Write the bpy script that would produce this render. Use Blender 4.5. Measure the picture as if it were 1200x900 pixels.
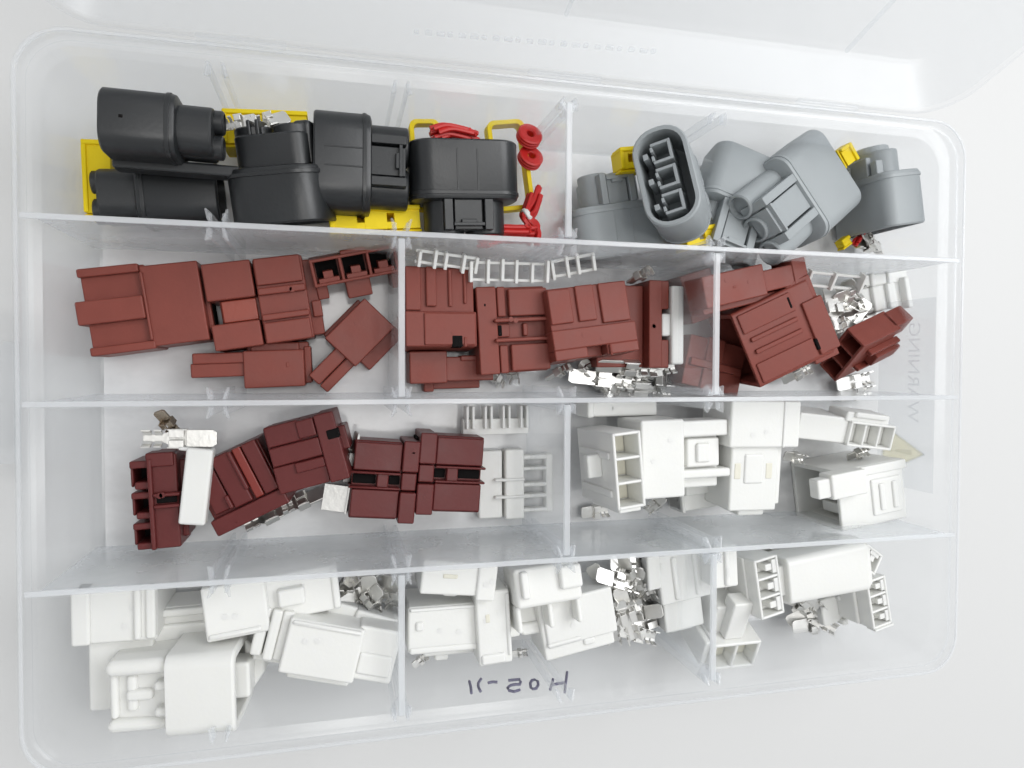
import bpy, bmesh, math, random
from mathutils import Vector, Matrix, Euler, noise

random.seed(7)
SC = bpy.context.scene
S = 0.001                                   # everything below is written in millimetres
for o in list(bpy.data.objects):
    bpy.data.objects.remove(o)
COL = SC.collection

# ------------------------------------------------------------------ camera
FPX = 829.05
CAM_ROT = Euler((-0.025, -0.243, 0.004), 'XYZ')
RIM = 43.4
CAM_POS = Vector((-64.23, 10.29, 194.35 + RIM))
cd = bpy.data.cameras.new('camera')
cam = bpy.data.objects.new('camera', cd)
COL.objects.link(cam)
cd.sensor_width = 36
cd.lens = FPX / 1200 * 36
cd.clip_start = 0.005
cd.clip_end = 50
cam.location = CAM_POS * S
cam.rotation_euler = CAM_ROT
SC.camera = cam

# ------------------------------------------------------------------ light
world = bpy.data.worlds.new('World')
SC.world = world
world.use_nodes = True
world.node_tree.nodes['Background'].inputs[0].default_value = (0.97, 0.985, 1.0, 1)
world.node_tree.nodes['Background'].inputs[1].default_value = 0.47

def area(name, loc, aim, sx, sy, power, col=(1, 1, 1)):
    l = bpy.data.lights.new(name, 'AREA')
    l.shape = 'RECTANGLE'
    l.size, l.size_y, l.energy, l.color = sx, sy, power, col
    o = bpy.data.objects.new(name, l)
    COL.objects.link(o)
    o.location = loc
    d = Vector(aim) - Vector(loc)
    o.rotation_euler = d.to_track_quat('-Z', 'Y').to_euler()
    return o
for i in (-1, 1):
    for j in (-1, 1):
        area('ceiling_lamp', (0.13 + i * 0.17, -0.02 + j * 0.20, 1.9), (0.05 + i * .1, j * .1, 0), 0.16, 0.12, 1.5, (1, 0.985, 0.96))
area('window_light', (0.52, 0.30, 0.80), (0.0, 0.0, 0.0), 0.7, 0.5, 4.9, (0.98, 0.99, 1.0))

SC.view_settings.view_transform = 'Standard'
SC.view_settings.look = 'None'
SC.view_settings.gamma = 1
SC.view_settings.exposure = 0.32
SC.cycles.use_denoising = True
SC.cycles.use_adaptive_sampling = True
SC.cycles.adaptive_threshold = 0.03
SC.cycles.max_bounces = 8
SC.cycles.diffuse_bounces = 5
SC.cycles.transparent_max_bounces = 40
SC.cycles.caustics_reflective = False
SC.cycles.caustics_refractive = False
SC.cycles.sample_clamp_indirect = 6

# ------------------------------------------------------------------ materials
M = {}
def mat(name, col, rough=0.45, metal=0.0, bump=0.04, bscale=900.0, var=0.06, sss=0.0, spec=0.5, vscale=60, rv=0.1):
    m = bpy.data.materials.new(name)
    m.use_nodes = True
    nt = m.node_tree
    N, L = nt.nodes, nt.links
    b = N['Principled BSDF']
    tc = N.new('ShaderNodeTexCoord')
    n1 = N.new('ShaderNodeTexNoise'); n1.inputs['Scale'].default_value = vscale; n1.inputs['Detail'].default_value = 2
    L.new(tc.outputs['Object'], n1.inputs['Vector'])
    mr = N.new('ShaderNodeMapRange')
    mr.inputs['To Min'].default_value = 1 - var; mr.inputs['To Max'].default_value = 1 + var
    L.new(n1.outputs['Fac'], mr.inputs['Value'])
    mx = N.new('ShaderNodeMix'); mx.data_type = 'RGBA'; mx.blend_type = 'MULTIPLY'
    mx.inputs['Factor'].default_value = 1
    mx.inputs['A'].default_value = (*col, 1)
    L.new(mr.outputs['Result'], mx.inputs['B'])
    L.new(mx.outputs['Result'], b.inputs['Base Color'])
    mr2 = N.new('ShaderNodeMapRange')
    mr2.inputs['To Min'].default_value = max(0.02, rough - rv); mr2.inputs['To Max'].default_value = min(1, rough + rv)
    L.new(n1.outputs['Fac'], mr2.inputs['Value'])
    L.new(mr2.outputs['Result'], b.inputs['Roughness'])
    n2 = N.new('ShaderNodeTexNoise'); n2.inputs['Scale'].default_value = bscale; n2.inputs['Detail'].default_value = 1
    L.new(tc.outputs['Object'], n2.inputs['Vector'])
    bp = N.new('ShaderNodeBump'); bp.inputs['Strength'].default_value = bump * 4; bp.inputs['Distance'].default_value = 0.0002
    L.new(n2.outputs['Fac'], bp.inputs['Height'])
    L.new(bp.outputs['Normal'], b.inputs['Normal'])
    b.inputs['Metallic'].default_value = metal
    b.inputs['Specular IOR Level'].default_value = spec
    if sss:
        b.inputs['Subsurface Weight'].default_value = sss
        b.inputs['Subsurface Scale'].default_value = 0.002
        b.inputs['Subsurface Radius'].default_value = (1, 1, 0.9)
    M[name] = m
    return m

mat('black', (0.016, 0.0175, 0.019), 0.40, var=0.2, spec=0.55, rv=0.14)
mat('shade_and_mark_black', (0.010, 0.009, 0.009), 0.9, spec=0.05)  # near-black that paints the shade of openings and slots; also small moulding marks
mat('grey', (0.335, 0.36, 0.37), 0.48)
mat('brown', (0.205, 0.050, 0.037), 0.43, spec=0.26, var=0.16, vscale=110, rv=0.18)
mat('brown_red', (0.26, 0.045, 0.025), 0.40)
mat('maroon', (0.112, 0.020, 0.019), 0.40, spec=0.30, var=0.14, vscale=110, rv=0.16)
mat('maroon_red', (0.20, 0.024, 0.016), 0.35)
mat('yellow', (0.88, 0.66, 0.004), 0.5, spec=0.3)
mat('red', (0.55, 0.018, 0.016), 0.42)
mat('white', (0.77, 0.77, 0.745), 0.42, sss=0.25, var=0.03)
mat('cream', (0.72, 0.70, 0.60), 0.45, var=0.03)
mat('metal', (0.80, 0.79, 0.76), 0.42, metal=1.0, bump=0.06, var=0.15)
mat('brass', (0.45, 0.38, 0.30), 0.28, metal=1.0, bump=0.06, var=0.15)
mat('ink', (0.13, 0.12, 0.20), 0.6)
mat('table', (0.63, 0.63, 0.625), 0.5, bump=0.01, var=0.015, vscale=5)

def clear(name, haze, edge, col, rough=0.12, wave=0.0, ws=25.0, fwd=0.55, cloud=0.0, tint=(0.99, 0.995, 1.0)):
    m = bpy.data.materials.new(name)
    m.use_nodes = True
    nt = m.node_tree
    N, L = nt.nodes, nt.links
    N.remove(N['Principled BSDF'])
    out = N['Material Output']
    tr = N.new('ShaderNodeBsdfTransparent'); tr.inputs[0].default_value = (*tint, 1)
    df = N.new('ShaderNodeBsdfDiffuse'); df.inputs[0].default_value = (*col, 1)
    tl = N.new('ShaderNodeBsdfTranslucent'); tl.inputs[0].default_value = (*col, 1)
    gl = N.new('ShaderNodeBsdfGlossy'); gl.inputs['Roughness'].default_value = rough
    gl.inputs[0].default_value = (1, 1, 1, 1)
    if wave:
        tc = N.new('ShaderNodeTexCoord')
        nz = N.new('ShaderNodeTexNoise'); nz.inputs['Scale'].default_value = ws; nz.inputs['Detail'].default_value = 2
        L.new(tc.outputs['Object'], nz.inputs['Vector'])
        bp = N.new('ShaderNodeBump'); bp.inputs['Strength'].default_value = wave; bp.inputs['Distance'].default_value = 0.003
        L.new(nz.outputs['Fac'], bp.inputs['Height'])
        L.new(bp.outputs['Normal'], gl.inputs['Normal'])
    m1 = N.new('ShaderNodeMixShader'); m1.inputs[0].default_value = fwd
    L.new(df.outputs[0], m1.inputs[1]); L.new(tl.outputs[0], m1.inputs[2])
    m2 = N.new('ShaderNodeMixShader')
    m2.inputs[0].default_value = haze
    if cloud:
        tc2 = N.new('ShaderNodeTexCoord')
        mp = N.new('ShaderNodeMapping'); mp.inputs['Scale'].default_value = (1.0, 1.6, 1.0)
        L.new(tc2.outputs['Object'], mp.inputs['Vector'])
        nc = N.new('ShaderNodeTexNoise'); nc.inputs['Scale'].default_value = 38; nc.inputs['Detail'].default_value = 4; nc.inputs['Roughness'].default_value = 0.65
        L.new(mp.outputs['Vector'], nc.inputs['Vector'])
        mc = N.new('ShaderNodeMapRange'); mc.inputs['From Min'].default_value = 0.3; mc.inputs['From Max'].default_value = 0.7
        mc.inputs['To Min'].default_value = haze*(1-cloud); mc.inputs['To Max'].default_value = min(1, haze*(1+cloud))
        L.new(nc.outputs['Fac'], mc.inputs['Value'])
        L.new(mc.outputs['Result'], m2.inputs[0])
    L.new(tr.outputs[0], m2.inputs[1]); L.new(m1.outputs[0], m2.inputs[2])
    lw = N.new('ShaderNodeLayerWeight'); lw.inputs['Blend'].default_value = 0.5
    pw = N.new('ShaderNodeMath'); pw.operation = 'POWER'; pw.inputs[1].default_value = 4.0
    L.new(lw.outputs['Facing'], pw.inputs[0])
    fr = N.new('ShaderNodeMath'); fr.operation = 'MULTIPLY_ADD'; fr.inputs[1].default_value = edge; fr.inputs[2].default_value = 0.03
    L.new(pw.outputs[0], fr.inputs[0])
    m3 = N.new('ShaderNodeMixShader')
    L.new(fr.outputs[0], m3.inputs[0])
    L.new(m2.outputs[0], m3.inputs[1]); L.new(gl.outputs[0], m3.inputs[2])
    L.new(m3.outputs[0], out.inputs['Surface'])
    M[name] = m
clear('box_plastic', 0.06, 0.20, (0.975, 0.985, 0.995), 0.20, 0.0, 30)
clear('divider_plastic', 0.10, 0.22, (0.965, 0.98, 0.995), 0.10, 0.0, 30)
clear('row_plastic', 0.28, 0.16, (0.96, 0.985, 1.0), 0.12, 0.0, 30, fwd=0.42, cloud=0.10)
clear('rib_plastic', 0.14, 0.25, (0.975, 0.985, 0.995), 0.10, 0.0, 30)
clear('edge_plastic', 0.5, 0.2, (0.97, 0.985, 1.0), 0.15, 0.0, 30)
clear('ear_plastic', 0.25, 0.25, (0.97, 0.985, 1.0), 0.15, 0.0, 30)
clear('lid_plastic', 0.06, 0.16, (0.94, 0.95, 0.97), 0.38, 0.0, 20)
clear('floor_brightener', 0.62, 0.10, (0.985, 0.985, 0.985), 0.2, 0.0, 30, fwd=0.15, cloud=0.12)  # extra milky white haze that lifts the brightness of the compartment floors
clear('film', 0.045, 0.45, (0.95, 0.95, 0.95), 0.08, 0.25, 120)
clear('sticker', 0.085, 0.02, (0.55, 0.55, 0.56), 0.4, 0.0, 30)
clear('print_grey', 0.075, 0.02, (0.25, 0.25, 0.26), 0.5)
clear('print_yellow', 0.07, 0.02, (0.85, 0.66, 0.12), 0.5, tint=(1, .985, .90))
clear('latch_plastic', 0.6, 0.1, (0.36, 0.40, 0.43), 0.3, 0.0, 30)

# ------------------------------------------------------------------ pixel -> place (photo pixels, 1200 x 900)
RM = CAM_ROT.to_matrix()
def ray(px, py):
    return RM @ Vector(((px - 600) / FPX, -(py - 450) / FPX, -1))
def at(p, z):
    d = ray(*p)
    return CAM_POS + d * ((z - CAM_POS.z) / d.z)
def at_wall(p, y):
    d = ray(*p)
    return CAM_POS + d * ((y - CAM_POS.y) / d.y)

# ------------------------------------------------------------------ mesh helpers
class MB:
    def __init__(s, m=None):
        s.v, s.f, s.m = [], [], m
    def add(s, vs, fs):
        n = len(s.v)
        s.v += [tuple(s.m @ Vector(v)) if s.m else tuple(v) for v in vs]
        s.f += [tuple(i + n for i in f) for f in fs]
        return s
    def box(s, x0, x1, y0, y1, z0, z1):
        if x0 > x1: x0, x1 = x1, x0
        if y0 > y1: y0, y1 = y1, y0
        if z0 > z1: z0, z1 = z1, z0
        return s.add([(x0,y0,z0),(x1,y0,z0),(x1,y1,z0),(x0,y1,z0),(x0,y0,z1),(x1,y0,z1),(x1,y1,z1),(x0,y1,z1)],
                     [(0,3,2,1),(4,5,6,7),(0,1,5,4),(1,2,6,5),(2,3,7,6),(3,0,4,7)])
    def prism(s, poly, a, b, axis='z'):
        n = len(poly)
        def P(u, v, w):
            return {'z': (u, v, w), 'y': (u, w, v), 'x': (w, u, v)}[axis]
        vs = [P(u, v, a) for u, v in poly] + [P(u, v, b) for u, v in poly]
        fs = [tuple(range(n))[::-1], tuple(range(n, 2*n))] + [(i, (i+1) % n, n + (i+1) % n, n + i) for i in range(n)]
        return s.add(vs, fs)
    def loft(s, rings, cap0=True, cap1=True):
        n = len(rings[0])
        vs = [p for r in rings for p in r]
        fs = []
        for k in range(len(rings) - 1):
            for i in range(n):
                fs.append((k*n + i, k*n + (i+1) % n, (k+1)*n + (i+1) % n, (k+1)*n + i))
        if cap0: fs.append(tuple(range(n))[::-1])
        if cap1: fs.append(tuple(range((len(rings)-1)*n, len(rings)*n)))
        return s.add(vs, fs)
    def tube(s, pts, r, n=8, rad=None):
        pts = [Vector(p) for p in pts]
        rings = []
        up = Vector((0.13, 0.21, 0.97))
        for i, p in enumerate(pts):
            d = (pts[min(i+1, len(pts)-1)] - pts[max(i-1, 0)]).normalized()
            a = d.cross(up)
            if a.length < 1e-4: a = d.cross(Vector((1, 0, 0)))
            a.normalize(); b = d.cross(a)
            rr = rad[i] if rad else r
            rings.append([p + (a*math.cos(t) + b*math.sin(t))*rr for t in [2*math.pi*k/n for k in range(n)]])
        return s.loft(rings)
    def build(s, name, material, parent=None, bevel=0.35, seg=2, smooth=True):
        if material == 'white' and bevel >= .3: bevel, seg = bevel*2.0, 3
        if material in ('brown', 'maroon') and bevel >= .3: bevel = bevel*1.25
        me = bpy.data.meshes.new(name)
        me.from_pydata([(x*S, y*S, z*S) for x, y, z in s.v], [], s.f)
        bm = bmesh.new(); bm.from_mesh(me)
        bmesh.ops.recalc_face_normals(bm, faces=bm.faces)
        bm.to_mesh(me); bm.free()
        if smooth:
            me.polygons.foreach_set('use_smooth', [True]*len(me.polygons))
            me.set_sharp_from_angle(angle=math.radians(32))
        me.materials.append(M[material])
        o = bpy.data.objects.new(name, me)
        COL.objects.link(o)
        if parent: o.parent = parent
        if bevel:
            b = o.modifiers.new('bevel', 'BEVEL')
            b.width = bevel*S; b.segments = seg; b.limit_method = 'ANGLE'; b.angle_limit = math.radians(40)
            b.harden_normals = True
        return o

def rr(w, h, r, n=6, cy=0, cz=0):
    """rounded rectangle outline, w wide and h high, centred"""
    r = min(r, w/2 - 0.01, h/2 - 0.01)
    pts = []
    for sx, sy, a0 in ((1, 1, 0), (-1, 1, 90), (-1, -1, 180), (1, -1, 270)):
        for k in range(n + 1):
            a = math.radians(a0 + 90*k/n)
            pts.append((cy + sx*(w/2 - r) + r*math.cos(a), cz + sy*(h/2 - r) + r*math.sin(a)))
    return pts
def ring_x(x, w, h, r, cy=0, cz=0, n=6):
    return [(x, a, b) for a, b in rr(w, h, r, n, cy, cz)]
def ring_z(z, w, h, r, n=8, cx=0, cy=0):
    return [(a, b, z) for a, b in rr(w, h, r, n, cx, cy)]

def tag(o, label, cat, group=None, kind=None):
    if label: o['label'] = label
    if cat: o['category'] = cat
    if group: o['group'] = group
    if kind: o['kind'] = kind
    return o
def empty(name, mw):
    o = bpy.data.objects.new(name, None)
    COL.objects.link(o)
    o.empty_display_size = 0.005
    m = mw.copy(); m.translation = m.translation * S
    o.matrix_world = m
    return o
def basis(X, Z, org):
    X = X.normalized(); Z = (Z - X*Z.dot(X)).normalized(); Y = Z.cross(X)
    m = Matrix((X, Y, Z)).transposed().to_4x4()
    m.translation = org
    return m
def frame(p0, p1, H, z0=0.0, z1=None, roll=0.0, wpx=None):
    """p0 -> p1: the middle line of the top face in photo pixels; z0, z1: height of the underside at both ends.
    Returns length, width and the matrix of a frame whose origin is the middle of the underside."""
    if z1 is None: z1 = z0
    A, B = at(p0, z0 + H), at(p1, z1 + H)
    X = (B - A).normalized()
    Z = Vector((0, 0, 1)); Z = (Z - X*Z.dot(X)).normalized()
    if roll:
        Z = Matrix.Rotation(math.radians(roll), 3, X) @ Z
    m = basis(X, Z, (A + B)/2 - Z*H)
    W = None
    if wpx:
        mx, my = (p0[0]+p1[0])/2, (p0[1]+p1[1])/2
        dx, dy = p1[0]-p0[0], p1[1]-p0[1]
        l = math.hypot(dx, dy); nx, ny = -dy/l*wpx/2, dx/l*wpx/2
        zz = (z0+z1)/2 + H
        W = (at((mx+nx, my+ny), zz) - at((mx-nx, my-ny), zz)).length
    return (B - A).length, W, m

def block(name, label, cat, group, p0, p1, wpx, H, material, parts, z0=0.0, z1=None, roll=0.0, bevel=0.4):
    """a moulded housing made of parts; boxes are (u0,u1, v0,v1, z0,z1): u along 0..1, v across -1..1, z in mm"""
    L, W, m = frame(p0, p1, H, z0, z1, roll, wpx)
    t = empty(name, m)
    tag(t, label, cat, group)
    big = max((b for pt in parts if len(pt) < 3 for b in pt[1]), key=lambda b: b[5]*2 + 6*min(.6, (b[1]-b[0])*(b[3]-b[2])))
    for k in range(2 if cat == 'connector' else 0):
        ex = (big[0] + (big[1]-big[0])*random.uniform(.25, .75) - .5)*L; ey = (big[2] + (big[3]-big[2])*random.uniform(.25, .75))*W/2
        q = [(ex + .8*math.cos(a*math.pi/7), ey + .8*math.sin(a*math.pi/7)) for a in range(14)]
        MB().prism(q, big[5]-.5, big[5]+.07).build('ejector_mark', material, t, 0)
    for pt in parts:
        pn, boxes = pt[0], pt[1]
        pm = pt[2] if len(pt) > 2 else material
        mb = MB()
        for b in boxes:
            u0, u1, v0, v1, a, c = b
            mb.box((u0-.5)*L, (u1-.5)*L, v0*W/2, v1*W/2, a, c)
        o = mb.build(pn, pm, t, bevel)
        if len(pt) > 3: o['label'] = pt[3]
    return t, L, W

# ------------------------------------------------------------------ table
tb = MB().add([(-3000,-3000,-2.6),(3000,-3000,-2.6),(3000,3000,-2.6),(-3000,3000,-2.6)], [(0,1,2,3)]).build('table_top', 'table', None, 0)
tb['kind'] = 'structure'

# ------------------------------------------------------------------ organizer box
BX, BY = 280.0, 185.2
box = tag(empty('organizer_box', Matrix.Translation((0, 0, -2.2))), 'clear plastic compartment organizer box standing open on the white table', 'box')
def bpart(mb, name, material, bevel=0.0, parent=box, seg=2):
    o = mb.build(name, material, parent, bevel, seg)
    if parent is box: o.location = (0, 0, 0.0022)
    return o
prof = [(-2.2, 6.0, 9), (-1.6, 5.2, 10), (36.5, 4.2, 11), (37.2, 0.6, 12), (37.8, 0.0, 12.5), (RIM-.5, 0.0, 12.5), (RIM, .5, 12.2),
        (RIM, 1.5, 11.5), (RIM-1.4, 1.9, 11.3), (RIM-1.4, 3.0, 10.8), (RIM, 3.4, 10.6), (RIM, 4.0, 10.3), (RIM-.6, 4.5, 10), (1.5, 5.9, 9), (0.3, 6.6, 8.4), (0, 7.6, 7.5)]
mb = MB(); mb.loft([ring_z(z, BX - 2*i, BY - 2*i, r, 8) for z, i, r in prof])
bpart(mb, 'tray', 'box_plastic')
mb = MB(); mb.loft([ring_z(z, BX - 2*i, BY - 2*i, 7.5, 8) for z, i in ((.04, 7.4), (.14, 7.4))])
bpart(mb, 'floor_bright_sheet', 'floor_brightener')  # milky sheet added above the tray's own floor to brighten it
mb = MB()
mb.loft([ring_z(RIM+.05, BX-1.2, BY-1.2, 12), ring_z(RIM+.5, BX-1.5, BY-1.5, 12), ring_z(RIM+.5, BX-2.6, BY-2.6, 11.5), ring_z(RIM+.05, BX-2.9, BY-2.9, 11.5)], False, False)
bpart(mb, 'rim_bead', 'edge_plastic')
ROWS = [46.4, 0.7, -45.7]
COLS = [-94.0, -47.0, 0.6, 48.2, 95.0]
IX, IY = BX/2 - 5.2, BY/2 - 5.2
for y in ROWS:
    mb = MB()
    mb.prism([(y-.95, 0.15), (y+.95, 0.15), (y+.65, RIM-.6), (y-.65, RIM-.6)], -IX-.2, IX+.2, 'x')
    rw = bpart(mb, 'row_wall', 'row_plastic', 0.25)
    MB().box(-IX-3.4, IX+3.4, y-.72, y+.72, RIM-.55, RIM+.1).build('top_edge', 'edge_plastic', rw, 0.2)
# paired slot ribs that hold the dividers
def rib_pair(x, y, sgn):
    for k in (-1, 1):
        mb = MB()
        a = x + k*1.7
        y0, y1 = y, y + sgn*2.4
        mb.prism([(a-.45, min(y0,y1)), (a+.45, min(y0,y1)), (a+.45, max(y0,y1)), (a-.45, max(y0,y1))], 0.2, RIM - 1.2, 'z')
        ro = bpart(mb, 'slot_rib', 'rib_plastic', 0.15)
        MB().add([(a-.5, y1-sgn*2.2, RIM-3), (a+.5, y1-sgn*2.2, RIM-3), (a+.5+k*.4, y1+sgn*.3, RIM-3), (a-.5+k*.4, y1+sgn*.3, RIM-3),
                  (a-.4, y1-sgn*2.2, RIM+.9), (a+.4, y1-sgn*2.2, RIM+.9), (a+.3+k*1.0, y1+sgn*1.0, RIM-.6), (a-.3+k*1.0, y1+sgn*1.0, RIM-.6)],
                 [(0,3,2,1),(4,5,6,7),(0,1,5,4),(1,2,6,5),(2,3,7,6),(3,0,4,7)]).build('rib_ear', 'ear_plastic', ro, 0.2)
for x in COLS[:4]:
    rib_pair(x, IY, -1)
    rib_pair(x, -IY, 1)
    for y in ROWS:
        rib_pair(x, y - .8, -1)
        rib_pair(x, y + .8, 1)
# lid, hinged at the back rim and leaning back
TH = math.radians(72)
LW, LH, LD = 262.0, 176.0, 17.0
lm = Matrix.Translation((0, BY/2 + 2.2, RIM - 1.0)) @ Matrix.Rotation(TH, 4, 'X')
mb = MB(lm)
# local x across, y up the lid, z towards the box (open side); the panel lies behind
lp = [(0.0, -1.8, 14), (0.3, 0.0, 13), (-1.5, 0.6, 12), (-LD+3, 3.0, 11), (-LD+0.8, 4.2, 10), (-LD, 6.0, 9)]
rings = []
for z, i, r in [(-1.2, -2.4, 15)] + lp:
    rings.append([(a, b, z) for a, b in rr(LW - 2*i, LH - 2*i, r, 8, 0, LH/2)])
for z, i, r in [(-LD-1.2, 5.2, 10), (-LD+1, 2.2, 12), (-1.9, -1.4, 14)]:
    rings.append([(a, b, z) for a, b in rr(LW - 2*i, LH - 2*i, r, 8, 0, LH/2)])
n = len(rings)
mb.loft(rings[:7], False, True)
mb.loft(rings[7:] , True, False)
lid = bpart(mb, 'lid', 'lid_plastic')
for x in (-94, 0, 94):
    mb = MB(lm); mb.box(x-.5, x+.5, 4.2, 30, -LD+.2, -LD+1.4)
    bpart(mb, 'lid_rib', 'lid_plastic', 0.2, lid)
mb = MB(lm)
li = lm.inverted()
for k in range(22):
    o_, d_ = li @ CAM_POS, (li.to_3x3() @ ray(488 + 13.2*k, 38 + 1.1*k))
    q = o_ + d_*((-LD + .1 - o_.z)/d_.z)
    mb.box(q.x - .8, q.x + .8 + .5*(k % 3), q.y - .5, q.y + .9 + .3*(k % 2), -LD-.4, -LD+.5)
bpart(mb, 'lid_glint_ticks', 'ear_plastic', 0.3, lid)  # hazy raised ticks added in place of a row of glints
for x in (-88, 0, 88):
    mb = MB(); mb.tube([(x-11, BY/2+1.6, RIM-2.6), (x+11, BY/2+1.6, RIM-2.6)], 1.3, 12)
    bpart(mb, 'hinge_barrel', 'box_plastic', 0.2)
mb = MB(); mb.box(-158, -147.4, -19, 21, 35, 41.5)
o = bpart(mb, 'side_latch', 'latch_plastic', 1.0)
mb = MB(); mb.box(-150, -140.1, -14, 16, 38.6, 39.6)
bpart(mb, 'latch_hinge', 'box_plastic', 0.2)
# sticker on the outside of the right end wall
mb = MB(); mb.box(135.95, 136.15, -33, 35, 10, 36)
st = bpart(mb, 'warning_sticker', 'sticker', 0)
st['label'] = 'pale warning sticker with a yellow triangle outside the right end wall'
def text_mesh(body, size):
    cu = bpy.data.curves.new('lettering', 'FONT'); cu.body = body; cu.size = size; cu.extrude = 0.02
    o = bpy.data.objects.new('lettering', cu)
    COL.objects.link(o)
    dg = bpy.context.evaluated_depsgraph_get()
    me = bpy.data.meshes.new_from_object(o.evaluated_get(dg))
    bpy.data.objects.remove(o)
    return me
def sticker_text(body, size, y, z):
    me = text_mesh(body, size)
    # read from outside: text x -> +y, text y -> +z, text normal -> +x
    me.transform(Matrix(((0,0,1,136.32),(1,0,0,y),(0,1,0,z),(0,0,0,1))))
    me.transform(Matrix.Scale(S, 4))
    me.materials.append(M['print_grey'])
    o = bpy.data.objects.new('lettering', me); COL.objects.link(o); o.parent = st
sticker_text('WARNING', 7.4, -9, 24.0)
mb = MB(); mb.prism([(-29, 12.5), (-11, 12.5), (-20, 31.5)], 136.2, 136.4, 'x')
tri = mb.build('hazard_triangle', 'print_yellow', st, 0)
mb = MB()
for a, b in (((-29, 12.5), (-11, 12.5)), ((-11, 12.5), (-20, 31.5)), ((-20, 31.5), (-29, 12.5))):
    mb.tube([(136.3, a[0], a[1]), (136.3, b[0], b[1])], .55, 6)
mb.build('triangle_border', 'print_grey', st, 0)
mb = MB(); mb.prism([(-20.6, 18.5), (-19.4, 18.5), (-19, 26), (-21, 26)], 136.41, 136.5, 'x'); mb.prism([(-20.7, 15), (-19.3, 15), (-19.3, 16.6), (-20.7, 16.6)], 136.41, 136.5, 'x')
mb.build('exclamation_mark', 'print_grey', st, 0)
# marker writing on the outside of the front wall, read mirrored through it
strokes = [[(343,578),(349,602),(351,625)], [(390,568),(379,585),(379,600),(388,618)], [(418,584),(437,580),(456,581)],
           [(500,574),(522,572),(546,570),(549,579),(546,590),(528,590),(508,594),(497,604),(503,615),(524,619),(546,612)],
           [(588,585),(594,574),(606,571),(618,578),(620,592),(612,606),(599,609),(590,602),(588,585)],
           [(736,541),(733,565),(729,592),(727,621)], [(729,583),(706,586),(676,592)], [(679,570),(675,590),(668,610)]]
mb = MB()
YW = -BY/2 + 4.3
for s in strokes:
    pts = []
    for cx, cy in s:
        w = at_wall((450 + cx/3.43, 630 + cy/3.43), YW)
        pts.append((w.x, w.y, w.z))
    mb.tube(pts, 0.45, 8)
wr = bpart(mb, 'marker_writing', 'ink'); wr['label'] = 'handwritten marker code on the front wall, seen mirrored'

# ------------------------------------------------------------------ removable cross dividers
def divider(x, y0, y1, label):
    d = tag(empty('compartment_divider', Matrix.Translation((x, (y0+y1)/2, 0.3))), label, 'divider', 'removable cross dividers')
    h = (y1-y0)/2
    MB().prism([(-h, 0), (h, 0), (h, RIM-1.4), (-h, RIM-1.4)], -.75, .75, 'x').build('panel', 'divider_plastic', d, 0.25)
    MB().box(-.9, .9, -h, h, RIM-1.35, RIM-.1).build('top_bead', 'edge_plastic', d, 0.3)
    for s in (-1, 1):
        MB().prism([(-3.0, s*h), (-.95, s*(h-3.2)), (.95, s*(h-3.2)), (3.0, s*h)], RIM-5.5, RIM-.4, 'z').build('end_wedge', 'rib_plastic', d, 0.2)
def dv(ci, row, label):
    ys = [IY] + ROWS + [-IY]
    divider(COLS[ci], ys[row+1] + 1.3, ys[row] - 1.3, label)
dv(2, 0, 'clear divider between the black and the grey connectors')
dv(1, 1, 'clear divider left of the row of upright brown connectors')
dv(3, 1, 'clear divider right of the brown connector with the white retainer')
dv(2, 2, 'clear divider between the maroon connectors and the white ones')
dv(1, 3, 'clear front row divider left of the marker writing')
dv(3, 3, 'clear front row divider right of the heap of metal terminals')

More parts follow.
